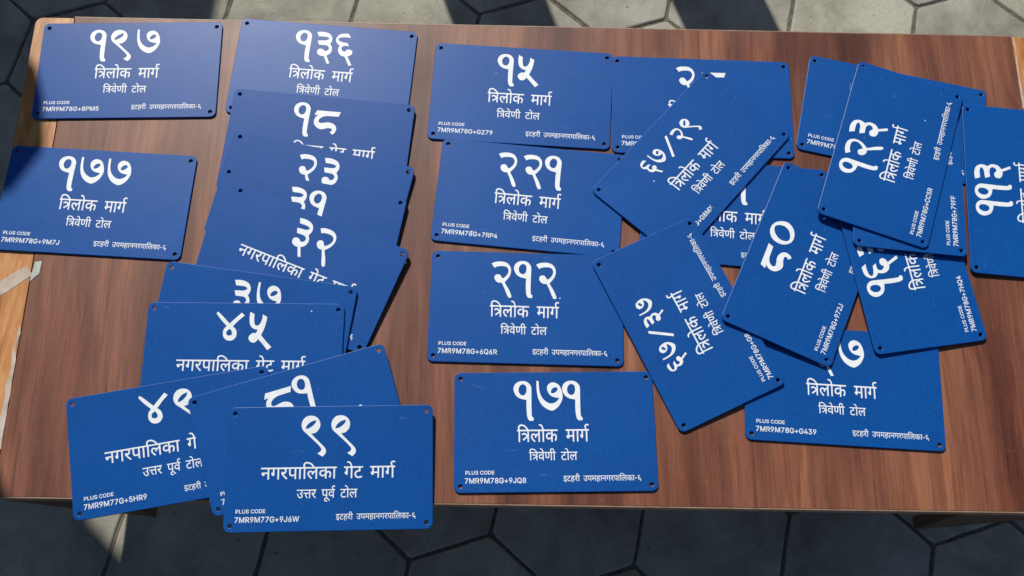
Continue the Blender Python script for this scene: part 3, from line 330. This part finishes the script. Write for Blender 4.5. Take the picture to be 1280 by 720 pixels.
DIG = json.loads(r'''{"1":[24.78,[[[16.17,35.8,1],[15.83,43.75,0],[16.32,54.64,0],[17.68,60.07,0],[20.06,62.26,0],[24.23,62.1,1],[24.78,59.15,0],[22.78,57.16,0],[22.19,52.72,0],[22.16,38.84,0],[22.48,21.87,0],[21.39,17.34,0],[18.04,13.29,0],[12.67,11.43,0],[6.78,12.18,0],[2.32,15.16,0],[0.0,20.17,0],[0.52,25.18,0],[3.57,30.71,0],[8.4,33.94,0],[13.25,35.18,0]],[[12.12,15.55,0],[15.51,17.79,0],[16.41,22.32,0],[15.34,27.31,0],[12.17,29.98,0],[8.48,28.75,0],[6.29,24.73,0],[6.65,20.23,0],[8.86,16.73,0]]]],"7":[32.58,[[[0.0,11.41,1],[2.75,11.43,1],[2.99,17.98,0],[3.72,25.01,0],[6.19,32.03,0],[10.94,37.55,0],[17.21,40.59,0],[23.1,39.16,0],[26.6,36.2,0],[28.14,33.42,1],[22.79,32.68,0],[17.96,30.64,0],[14.64,26.61,0],[13.28,22.08,0],[13.68,18.07,0],[16.41,14.78,0],[20.37,13.4,0],[25.25,14.65,0],[29.07,18.21,0],[31.81,25.26,0],[32.58,32.26,0],[30.41,39.22,0],[26.34,45.15,0],[21.37,48.87,0],[17.95,49.53,0],[12.64,47.5,0],[6.91,42.98,0],[2.69,35.98,0],[0.89,28.98,0],[0.09,20.96,0]],[[17.88,26.13,0],[18.64,23.14,0],[21.16,20.45,0],[24.13,19.67,0],[26.35,20.69,0],[26.48,23.2,0],[23.95,25.99,0],[20.97,27.46,0],[18.83,27.34,0]]]],"9":[30.29,[[[11.77,33.75,1],[17.22,39.46,0],[22.44,44.64,0],[28.17,50.33,0],[30.29,53.92,0],[30.1,57.97,0],[26.48,62.17,1],[20.1,58.01,1],[23.78,55.84,0],[24.9,52.82,0],[22.05,48.71,0],[15.27,41.98,0],[7.96,35.22,0],[2.73,30.54,0],[0.56,26.4,0],[0.0,21.77,0],[1.76,16.65,0],[5.71,12.79,0],[11.27,11.64,0],[16.92,12.96,0],[21.12,16.94,0],[22.8,22.12,0],[21.93,27.24,0],[18.51,31.81,0],[15.01,33.49,0]],[[4.87,27.7,1],[6.56,23.41,0],[11.51,19.07,0],[17.56,17.1,1],[16.66,21.0,0],[12.21,25.35,0],[7.71,27.64,0]]]],"2":[26.89,[[[0.0,16.14,1],[4.35,13.91,0],[10.22,13.0,0],[16.13,13.35,0],[21.1,15.5,0],[24.65,20.11,0],[25.77,25.83,0],[24.45,32.12,0],[21.16,37.41,0],[17.65,41.46,1],[19.91,45.74,0],[23.47,51.82,0],[26.89,60.47,0],[25.97,62.65,0],[23.54,62.62,0],[21.22,59.09,0],[17.58,49.94,0],[13.96,42.29,1],[10.06,42.41,0],[6.59,40.44,0],[4.22,36.36,0],[4.9,32.7,0],[7.78,30.85,0],[11.22,31.47,0],[13.77,35.04,0],[15.27,36.55,1],[19.1,33.32,0],[21.91,28.55,0],[22.3,24.36,0],[20.25,20.77,0],[16.29,19.32,0],[10.4,19.49,0],[6.5,20.35,0],[4.1,21.99,1]]]],"4":[36.38,[[[0.0,14.0,1],[2.3,11.8,1],[8.77,17.9,0],[17.79,27.25,1],[24.58,20.58,0],[32.24,12.93,1],[36.38,16.49,1],[29.35,22.89,0],[22.19,30.79,1],[26.16,34.7,0],[27.72,39.38,0],[27.36,44.07,0],[24.05,48.32,0],[19.59,49.58,0],[14.93,48.41,0],[11.44,44.7,0],[10.28,39.55,0],[11.08,34.85,0],[14.58,30.58,1],[7.37,23.11,0]],[[19.07,34.11,1],[21.36,37.57,0],[21.84,41.32,0],[19.06,43.03,0],[15.81,42.31,0],[14.39,39.51,0],[15.77,36.21,0]]]],"5":[30.19,[[[0.33,11.68,1],[5.79,14.66,1],[5.94,20.34,0],[6.7,26.94,0],[8.73,29.56,0],[11.91,29.25,0],[14.42,25.92,0],[16.3,20.24,0],[16.19,15.03,1],[22.29,18.1,1],[21.28,25.85,0],[19.15,34.35,0],[16.04,41.89,1],[21.53,48.39,0],[30.19,57.45,1],[25.19,61.41,1],[19.2,54.02,0],[12.77,47.07,1],[10.69,49.9,0],[8.1,51.79,0],[4.42,51.36,0],[1.47,48.59,0],[0.46,44.85,0],[2.31,41.56,0],[5.8,39.37,0],[9.48,39.61,1],[11.41,34.9,1],[7.25,34.28,0],[2.9,31.22,0],[0.72,26.53,0],[0.0,19.45,0]]]],"3":[24.24,[[[0.0,12.88,1],[7.85,11.91,0],[15.5,13.3,0],[20.2,16.55,0],[22.52,21.85,0],[22.13,26.78,0],[20.53,30.59,1],[23.59,35.18,0],[24.24,39.99,0],[22.58,45.6,0],[17.85,49.67,1],[23.74,61.79,1],[19.97,62.74,1],[14.28,50.6,1],[10.08,50.74,0],[5.52,48.37,0],[3.97,44.88,0],[4.51,41.19,0],[7.95,39.3,0],[11.74,39.92,0],[14.25,42.73,1],[17.82,41.79,0],[19.82,38.57,0],[19.09,35.6,0],[16.14,33.43,0],[10.79,33.07,0],[5.33,33.45,1],[2.48,26.75,1],[7.67,25.91,0],[13.97,25.33,0],[17.88,22.89,0],[17.63,21.08,0],[14.23,19.55,0],[8.9,19.43,0],[3.09,19.72,1]]]],"6":[26.66,[[[20.43,18.28,1],[16.41,11.9,1],[10.07,12.23,0],[3.95,14.27,0],[0.4,19.51,0],[0.0,24.44,0],[2.14,28.52,0],[6.08,31.82,1],[4.84,36.8,0],[5.57,42.2,0],[9.42,47.3,0],[15.51,49.4,1],[22.57,62.98,1],[26.66,62.01,1],[19.05,48.23,1],[23.52,46.01,0],[25.45,42.2,0],[24.15,38.68,0],[20.25,37.21,0],[16.67,38.15,0],[14.5,41.74,1],[11.68,40.43,0],[9.4,37.6,0],[9.76,33.92,0],[12.66,31.82,0],[19.55,31.8,1],[16.26,26.98,1],[10.89,26.49,0],[5.93,25.12,0],[2.99,22.94,0],[4.15,19.77,0],[8.75,18.37,0],[15.06,17.79,0]]]],"8":[35.39,[[[0.0,28.63,1],[2.77,21.43,1],[18.4,21.33,0],[35.39,21.08,1],[33.2,28.22,1],[25.88,28.38,0],[15.86,29.01,0],[9.86,31.87,0],[6.85,36.23,0],[8.28,39.63,0],[12.87,39.65,0],[20.87,38.01,0],[27.53,39.64,0],[31.8,43.74,0],[32.52,48.7,0],[30.55,53.93,0],[28.07,55.69,1],[24.33,52.06,1],[26.81,50.3,0],[26.9,47.77,0],[24.43,46.52,0],[19.47,47.04,0],[13.38,49.18,0],[7.75,48.25,0],[2.49,43.76,0],[0.65,38.9,0],[1.72,32.72,0],[5.19,28.3,1]]]],"0":[33.32,[[[31.7,26.56,0],[33.32,34.85,0],[29.3,42.61,0],[22.51,47.53,0],[14.18,49.2,0],[6.7,46.8,0],[1.26,39.93,0],[0.0,31.57,0],[2.84,22.99,0],[9.91,17.28,0],[18.5,16.08,0],[26.56,19.52,0]],[[25.04,25.13,0],[26.38,32.25,0],[23.32,39.03,0],[16.99,43.42,0],[10.37,44.25,0],[6.58,39.92,0],[6.42,31.79,0],[10.81,24.92,0],[16.62,20.93,0],[21.62,21.03,0]]]],"/":[20.15,[[[16.88,26.07,1],[20.15,27.15,1],[3.33,54.67,1],[0.0,53.48,1]]]]}''')
DEV, LAT = FONT['dev'], FONT['lat']
def circ(cx, cy, r, n=18, cw=False):
    p = [(cx + r * math.cos(2 * math.pi * k / n), cy + r * math.sin(2 * math.pi * k / n)) for k in range(n)]
    return p[::-1] if cw else p
def plate_outline():
    w2, h2, r = PW / 2000, PH / 2000, .0075; p = []
    for cx, cy, a in ((w2 - r, -h2 + r, 270), (w2 - r, h2 - r, 0), (-w2 + r, h2 - r, 90), (-w2 + r, -h2 + r, 180)):
        for k in range(9): t = R(a + 90 * k / 8); p.append((cx + r * math.cos(t), cy + r * math.sin(t)))
    return p
hx, hy = (PW / 2 - INS) / 1000, (PH / 2 - INS) / 1000
be = .0006
holes = [circ(sx * hx, sy * hy, .0026 + be, 18, True) for sx in (-1, 1) for sy in (-1, 1)]
def shrink(p, d):
    return [(x - math.copysign(d, x), y - math.copysign(d, y)) for x, y in p]
plate_me = curve_mesh('number_plate', [(-TK / 2, [shrink(plate_outline(), be)] + holes)], TK / 2 - be, be)
plate_me.materials.append(M['plate'])
def smooth_closed(c):
    """Catmull-Rom through points, flag 1 = corner"""
    n = len(c); out = []
    for i in range(n):
        p0, p1, p2, p3 = c[i - 1], c[i], c[(i + 1) % n], c[(i + 2) % n]
        if p1[2]: p0 = p1
        if p2[2]: p3 = p2
        L = math.hypot(p2[0] - p1[0], p2[1] - p1[1]); m = 1 if (p1[2] and p2[2]) else max(2, min(6, int(L / 1.3)))
        for k in range(m):
            t = k / m
            out.append(tuple(.5 * (2 * p1[a] + (p2[a] - p0[a]) * t + (2 * p0[a] - 5 * p1[a] + 4 * p2[a] - p3[a]) * t * t + (3 * p1[a] - p0[a] - 3 * p2[a] + p3[a]) * t ** 3) for a in (0, 1)))
    return out
ZT = .00006
def mm(x, y): return (x / 1000 - PW / 2000, PH / 2000 - y / 1000)
DADV = {'1': (-4.5, 28.9), '2': (0, 34), '3': (0, 31), '4': (0, 42.7), '5': (0, 32), '6': (-3, 31), '7': (0, 36.7), '8': (0, 41), '9': (0, 36.3), '0': (0, 36), '/': (0, 30)}
_cache = {}
def number_mesh(s, x0, sc_=1.0, ytop=11.5):
    groups = []; x = x0; first = True
    for i, ch in enumerate(s):
        lsb, adv = DADV[ch]
        if not first: x += lsb * sc_
        first = False
        wd, cs = DIG[ch]
        yo = 26.1 if ch == '/' else 11.5
        ks = 1.0 if ch == '/' else sc_
        groups.append((ZT + i * .00001, [[mm(x + px * ks, (ytop if ch != '/' else ytop - .5) + (py - yo) * ks) for px, py in smooth_closed(c)] for c in cs]))
        x += (24 if ch == '/' else adv * sc_)
    return curve_mesh('house_number', groups)
def line_mesh(name, toks, x0, x1, yhead, ybase, table, upem_h, off=0.0, sp=None, z0=ZT):
    """set a line of glyphs so that it spans x0..x1 (mm); upem_h = font units between base and head line / cap top"""
    pen = 0; gl = []; xmin = 1e9; xmax = -1e9
    for t in toks:
        if t == ' ': pen += sp; continue
        dx = 0; t_ = t
        if isinstance(t, tuple): t_, dx = t
        adv, cs = table[t_]
        g = [[(c[i] + pen + dx, c[i + 1]) for i in range(0, len(c), 2)] for c in cs]
        for c in g:
            for p in c: xmin = min(xmin, p[0]); xmax = max(xmax, p[0])
        gl.append(g); pen += adv
    kx = (x1 - x0) / (xmax - xmin); ky = (ybase - yhead) / upem_h
    gr = []
    def area(c): return sum(c[k - 1][0] * c[k][1] - c[k][0] * c[k - 1][1] for k in range(len(c)))
    def thin(c):
        q = [p for k, p in enumerate(c) if math.hypot(p[0] - c[k - 1][0], p[1] - c[k - 1][1]) > 13]
        return q if len(q) > 3 else c
    n = 0
    for g in gl:
        outs = [[c] for c in g if area(c) < 0]
        for c in g:
            if area(c) >= 0:
                for o_ in outs:
                    xs = [p[0] for p in o_[0]]; ys = [p[1] for p in o_[0]]
                    P, (qx, qy), ins = o_[0], c[0], False
                    for k in range(len(P)):
                        (ax, ay), (bx, by) = P[k - 1], P[k]
                        if (ay > qy) != (by > qy) and qx < ax + (bx - ax) * (qy - ay) / (by - ay): ins = not ins
                    if ins: o_.append(c); break
        for o_ in outs:
            n += 1
            gr.append((z0 + (n % 5) * .000012, [[mm(x0 + (p[0] - xmin) * kx, ybase - p[1] * ky) for p in thin(c)] for c in o_]))
    return curve_mesh(name, gr, 0, 0, off)
HB = 621      # head line height of the Devanagari glyphs, font units
TRILOK = ['ि', 'tra', 'ल', 'ो', 'क', ' ', 'म', 'ा', 'ग', 'reph']
GATE = ['न', 'ग', 'र', 'प', 'ा', 'ि', 'ल', 'क', 'ा', ' ', 'ग', 'े', 'ट', ' ', 'म', 'ा', 'ग', 'reph']
TRIVENI = ['ि', 'tra', 'व', 'े', 'ण', 'ी', ' ', 'ट', 'ो', 'ल']
UTTAR = ['उ', 'tta', 'र', ' ', 'प', 'ू', 'व', 'reph', ' ', 'ट', 'ो', 'ल']
CITY = ['इ', 'ट', 'ह', 'र', 'ी', ' ', 'उ', 'प', 'म', 'ह', 'ा', 'न', 'ग', 'र', 'प', 'ा', 'ि', 'ल', 'क', 'ा', '-', '६']
TEXT = {
    'T': [('street_name', line_mesh('street_name', TRILOK, 78.2, 167.2, 73.6, 88.8, DEV, HB, .00009, 520)),
          ('neighbourhood_name', line_mesh('neighbourhood_name', TRIVENI, 92.5, 152.0, 101.6, 111.7, DEV, HB, .00006, 470))],
    'G': [('street_name', line_mesh('street_name', GATE, 42.3, 204.3, 74.6, 88.6, DEV, HB, .00009, 430)),
          ('neighbourhood_name', line_mesh('neighbourhood_name', UTTAR, 86.2, 159.0, 101.6, 111.7, DEV, HB, .00006, 470))],
}
CITYM = line_mesh('city_name', CITY, 133.8, 229.3, 131.2, 137.6, DEV, HB, .00003, 480)
HEADM = line_mesh('code_heading', list('PLUS CODE'), 14.2, 49.4, 124.0, 128.4, LAT, 1490, .00010, 560)
for me in [m for v in TEXT.values() for _, m in v] + [CITYM, HEADM]: me.materials.append(M['white'])
def code_w(s):
    return sum(500 if c == ' ' else LAT[c][0] for c in s)
KC = 74.6 / code_w('7MR9M78G+9JQ8')
PLATES = [
    ('197', 66.5, 'T', '7MR9M78G+8PM5', [[0.99749, -0.07087, -0.0, -0.54766], [0.07087, 0.99749, -0.0, 0.74675], [0.0, 0.0, 1.0, 0.003], [0, 0, 0, 1]], 'blue plate numbered १९७ at the far left corner of the table', 'blue house number plates spread on the table', None),
    ('177', 67, 'T', '7MR9M78G+9M7J', [[0.99997, 0.00715, -0.0, -0.55858], [-0.00715, 0.99997, -0.0, 0.54545], [0.0, 0.0, 1.0, 0.003], [0, 0, 0, 1]], 'blue plate numbered १७७ below the १९७ plate, overhanging the left table edge', 'blue house number plates spread on the table', None),
    ('136', 79.8, 'T', '7MR9M78G+', [[0.99951, 0.03126, -0.0, -0.27913], [-0.03126, 0.99951, -0.0, 0.75948], [0.0, 0.0, 1.0, 0.003], [0, 0, 0, 1]], 'blue plate numbered १३६ at the top of the left fanned column', 'blue house number plates spread on the table', None),
    ('18', 85.6, 'G', '7MR9M77G+', [[0.99893, 0.04623, -0.00084, -0.27408], [-0.04623, 0.99857, -0.02698, 0.6425], [-0.0004, 0.02699, 0.99964, 0.00504], [0, 0, 0, 1]], 'blue plate numbered १८ overlapping the bottom of the १३६ plate', 'blue house number plates spread on the table', None),
    ('23', 94, 'G', '7MR9M77G+', [[0.98631, 0.1649, -0.0012, -0.27391], [-0.16484, 0.98571, -0.03463, 0.56351], [-0.00453, 0.03436, 0.9994, 0.00607], [0, 0, 0, 1]], 'tilted blue plate numbered २३ between the १८ and ३१ plates', 'blue house number plates spread on the table', None),
    ('31', 95.6, 'G', '7MR9M77G+', [[0.9909, 0.13458, -0.0012, -0.27886], [-0.13454, 0.9903, -0.03463, 0.51312], [-0.00347, 0.03448, 0.9994, 0.00752], [0, 0, 0, 1]], 'blue plate numbered ३१, mostly hidden under the ३२ plate', 'blue house number plates spread on the table', None),
    ('32', 97.5, 'G', '7MR9M77G+', [[0.9447, 0.32792, -0.0012, -0.27773], [-0.32776, 0.94412, -0.03463, 0.4662], [-0.01023, 0.03311, 0.9994, 0.00909], [0, 0, 0, 1]], 'strongly tilted blue plate numbered ३२ lying over the ३१ plate', 'blue house number plates spread on the table', None),
    ('37', 91.8, 'G', '7MR9M77G+', [[0.99573, 0.09163, -0.01119, -0.32914], [-0.09215, 0.99373, -0.06338, 0.37798], [0.00531, 0.06414, 0.99793, 0.00837], [0, 0, 0, 1]], 'blue plate numbered ३७, half covered by the ४५ plate', 'blue house number plates spread on the table', None),
    ('45', 87.3, 'G', '7MR9M77G+', [[0.99909, -0.04148, -0.01035, -0.33368], [0.04075, 0.99721, -0.06247, 0.33729], [0.01291, 0.06199, 0.99799, 0.0091], [0, 0, 0, 1]], 'blue plate numbered ४५, level, above the ४९ and ८१ plates', 'blue house number plates spread on the table', None),
    ('49', 88, 'G', '7MR9M77G+5HR9', [[0.97431, -0.22519, 0.00207, -0.40573], [0.22495, 0.97276, -0.05597, 0.23146], [0.01059, 0.055, 0.99843, 0.00685], [0, 0, 0, 1]], 'blue plate numbered ४९ hanging over the front table edge at far left', 'blue house number plates spread on the table', None),
    ('81', 90.6, 'G', '7MR9M77G+', [[0.9411, -0.33739, 0.02218, -0.2509], [0.3381, 0.93971, -0.05132, 0.25598], [-0.00353, 0.0558, 0.99844, 0.01043], [0, 0, 0, 1]], 'tilted blue plate numbered ८१ tucked between the ४९ and ९९ plates', 'blue house number plates spread on the table', None),
    ('99', 89.3, 'G', '7MR9M77G+9J6W', [[0.99721, -0.0713, 0.02218, -0.20985], [0.07236, 0.99606, -0.05132, 0.20941], [-0.01843, 0.05279, 0.99844, 0.01032], [0, 0, 0, 1]], 'blue plate numbered ९९ on top of the pile, overhanging the front table edge', 'blue house number plates spread on the table', None),
    ('15', 88.7, 'T', '7MR9M78G+G279', [[0.99996, 0.00935, -0.0, -0.0009], [-0.00935, 0.99996, -0.0, 0.7385], [0.0, 0.0, 1.0, 0.003], [0, 0, 0, 1]], 'blue plate numbered १५ at the top of the middle column', 'blue house number plates spread on the table', None),
    ('221', 78, 'T', '7MR9M78G+7RP4', [[0.99898, 0.04506, -0.0, 0.01695], [-0.04506, 0.99898, -0.0, 0.58545], [0.0, 0.0, 1.0, 0.003], [0, 0, 0, 1]], 'blue plate numbered २२१, second in the middle column', 'blue house number plates spread on the table', None),
    ('212', 78.4, 'T', '7MR9M78G+6Q6R', [[0.99967, -0.02568, -0.0, 0.01978], [0.02568, 0.99967, -0.0, 0.42951], [0.0, 0.0, 1.0, 0.003], [0, 0, 0, 1]], 'blue plate numbered २१२, third in the middle column', 'blue house number plates spread on the table', None),
    ('171', 74.4, 'T', '7MR9M78G+9JQ8', [[0.99804, -0.06252, -0.0, 0.06244], [0.06252, 0.99804, -0.0, 0.27032], [0.0, 0.0, 1.0, 0.003], [0, 0, 0, 1]], 'blue plate numbered १७१ alone at the bottom of the middle column, near the front table edge', 'blue house number plates spread on the table', None),
    ('28', 90.3, 'T', '7MR9M78G+', [[0.99981, -0.01925, -0.0, 0.24961], [0.01925, 0.99981, -0.0, 0.73571], [0.0, 0.0, 1.0, 0.003], [0, 0, 0, 1]], 'blue plate numbered २८, partly covered by the slanting ६७/२९ plate', 'blue house number plates spread on the table', None),
    ('67/29', 71.7, 'T', '7MR9M78G+G8MX', [[0.62693, -0.77907, -0.0, 0.23525], [0.77907, 0.62693, -0.0, 0.6485], [0.0, 0.0, 1.0, 0.0062], [0, 0, 0, 1]], 'slanting blue plate numbered ६७/२९ right of the २२१ plate', 'blue house number plates spread on the table', (0.6, 24.0)),
    ('67/37', 74, 'T', '7MR9M78G+G8', [[-0.47242, -0.88125, -0.01508, 0.22651], [0.88126, -0.47201, -0.02414, 0.4207], [0.01415, -0.02469, 0.99959, 0.00749], [0, 0, 0, 1]], 'upside down slanting blue plate numbered ६७/३७ right of the २१२ plate', 'blue house number plates spread on the table', (0.6, 24.0)),
    ('11', 92.4, 'T', '7MR9M78G+', [[0.99937, 0.03559, -0.0, 0.29229], [-0.03559, 0.99937, -0.0, 0.57733], [0.0, 0.0, 1.0, 0.003], [0, 0, 0, 1]], 'blue plate almost buried under the ६७/२९ and ८० plates, only the end of a १ showing', 'blue house number plates spread on the table', None),
    ('80', 91, 'T', '7MR9M78G+972J', [[0.36924, -0.92833, 0.04325, 0.38435], [0.9291, 0.36979, 0.00531, 0.51247], [-0.02093, 0.03822, 0.99905, 0.00828], [0, 0, 0, 1]], 'steeply turned blue plate numbered ८० between the ६७/३७ and १६३ plates', 'blue house number plates spread on the table', None),
    ('123', 71.2, 'T', '7MR9M78G+CC5R', [[0.29061, -0.95663, 0.01991, 0.50576], [0.95644, 0.29102, 0.0228, 0.67601], [-0.0276, 0.01242, 0.99954, 0.01356], [0, 0, 0, 1]], 'sideways blue plate numbered १२३ on top of the right hand pile', 'blue house number plates spread on the table', None),
    ('', 0, 'T', '7MR9M78G+79FF', [[0.04187, -0.99892, 0.01991, 0.52561], [0.99884, 0.04232, 0.0228, 0.65662], [-0.02361, 0.01894, 0.99954, 0.0104], [0, 0, 0, 1]], 'sideways blue plate with code ending 79FF, its number hidden under the १२३ plate', 'blue house number plates spread on the table', None),
    ('', 0, 'T', '7MR9M78G+', [[0.9848, 0.17368, -0.0, 0.51387], [-0.17368, 0.9848, -0.0, 0.73112], [0.0, 0.0, 1.0, 0.003], [0, 0, 0, 1]], 'blue plate at the top of the right hand pile, its number hidden by the १२३ plate', 'blue house number plates spread on the table', None),
    ('113', 83.4, 'T', '7MR9M78G+', [[0.03986, -0.99898, 0.02138, 0.68097], [0.9992, 0.03979, -0.00377, 0.63129], [0.00292, 0.02152, 0.99976, 0.00493], [0, 0, 0, 1]], 'sideways blue plate numbered ११३ at the right edge of the photo', 'blue house number plates spread on the table', None),
    ('163', 75.9, 'T', '7MR9M78G+7HQ4', [[-0.19469, -0.98055, 0.02483, 0.51676], [0.98084, -0.1948, -0.00197, 0.52603], [0.00677, 0.02397, 0.99969, 0.00724], [0, 0, 0, 1]], 'sideways blue plate whose number starts १६, under the १२३ and 79FF plates', 'blue house number plates spread on the table', None),
    ('37', 89.8, 'T', '7MR9M78G+G439', [[0.99996, 0.00946, -0.0, 0.425], [-0.00946, 0.99996, -0.0, 0.34647], [0.0, 0.0, 1.0, 0.003], [0, 0, 0, 1]], 'level blue plate at the lower right, its number ending in ७ under the ८० plate', 'blue house number plates spread on the table', None)]
for (num, x0, kind, code, mtx, label, group, extra) in PLATES:
    o = link('number_plate', plate_me)
    o.matrix_world = Matrix(mtx)
    tag(o, label, 'plate', group)
    if num:
        me = number_mesh(num, x0, *(extra or ())); me.materials.append(M['white']); link('house_number', me, None, o)
    for nm, me in TEXT[kind]: link(nm, me, None, o)
    link('city_name', CITYM, None, o); link('code_heading', HEADM, None, o)
    me = line_mesh('plus_code', list(code), 13.5, 13.5 + KC * code_w(code), 132.9, 139.2, LAT, 1490, .00013)
    me.materials.append(M['white']); link('plus_code', me, None, o)

# ------------------------------------------------------------------ added things outside the frame, shaped so their shadows fall into it
def post(x, y, w, h, label):  # unseen tapered block, added only to throw a shadow strip on the paving
    w0, w1 = w / 2, w / 2 * .93
    vs = []; fs = []
    prof = [(0, w0), (.02, w0), (h - .03, w1), (h, w1 - .02)]
    for z, q in prof: vs += [(-q, -q, z), (q, -q, z), (q, q, z), (-q, q, z)]
    for r in range(len(prof) - 1):
        for i in range(4): j = (i + 1) % 4; fs.append((r * 4 + i, r * 4 + j, r * 4 + 4 + j, r * 4 + 4 + i))
    fs.append(tuple(len(vs) - 4 + i for i in range(4))); fs.append((3, 2, 1, 0))
    t = link('shadow_post', mesh('shadow_post', vs, fs), M['post'])
    t.location = (x, y, -HT); t.rotation_euler = (0, 0, math.atan2(.38, .95)); tag(t, label, 'post', 'posts added out of view to cast shadows')
post(-.37, 1.90, .185, 1.22, 'square concrete post added out of view to cast a shadow, the one on the left')
post(.043, 1.90, .170, 1.22, 'square concrete post added out of view to cast a shadow, the one on the right')
cv = bpy.data.objects.new('added_shade_canopy', None); col.objects.link(cv); cv.location = (-2.4, 3, -HT)  # unseen canopy, added to shade the left side of the scene
tag(cv, 'green tarpaulin canopy on steel poles, added out of view on the left to cast shade', 'canopy')
ZC = 1.3 + HT
outl = [(-3.6, .9), (-1.05, .9), (-1.084, 1.385), (-1.115, 1.43), (-1.160, 1.50), (-1.158, 1.60), (-1.154, 1.645), (-1.238, 1.715), (-1.245, 1.74), (-1.165, 1.79), (-1.135, 1.85), (-1.15, 1.93), (-1.17, 1.98), (-1.235, 2.04), (-1.25, 2.10), (-1.21, 2.2), (-1.175, 2.35), (-1.173, 2.64), (-1.17, 3.6), (-3.6, 3.6)]  # edge drawn to give the wanted shade outline on ground and table
vs, fs = prism([(x + 2.4, y - 3) for x, y in outl], ZC, ZC + .003)
link('tarpaulin', mesh('tarpaulin', vs, fs), M['tarp'], cv)
for x, y in ((-1.22, 1.0), (-3.5, 1.0), (-1.3, 3.5), (-3.5, 3.5)):
    link('added_pole', mesh('added_pole', *prism(circ(x + 2.4, y - 3, .02, 12), 0, ZC - .001)), M['steel'], cv)
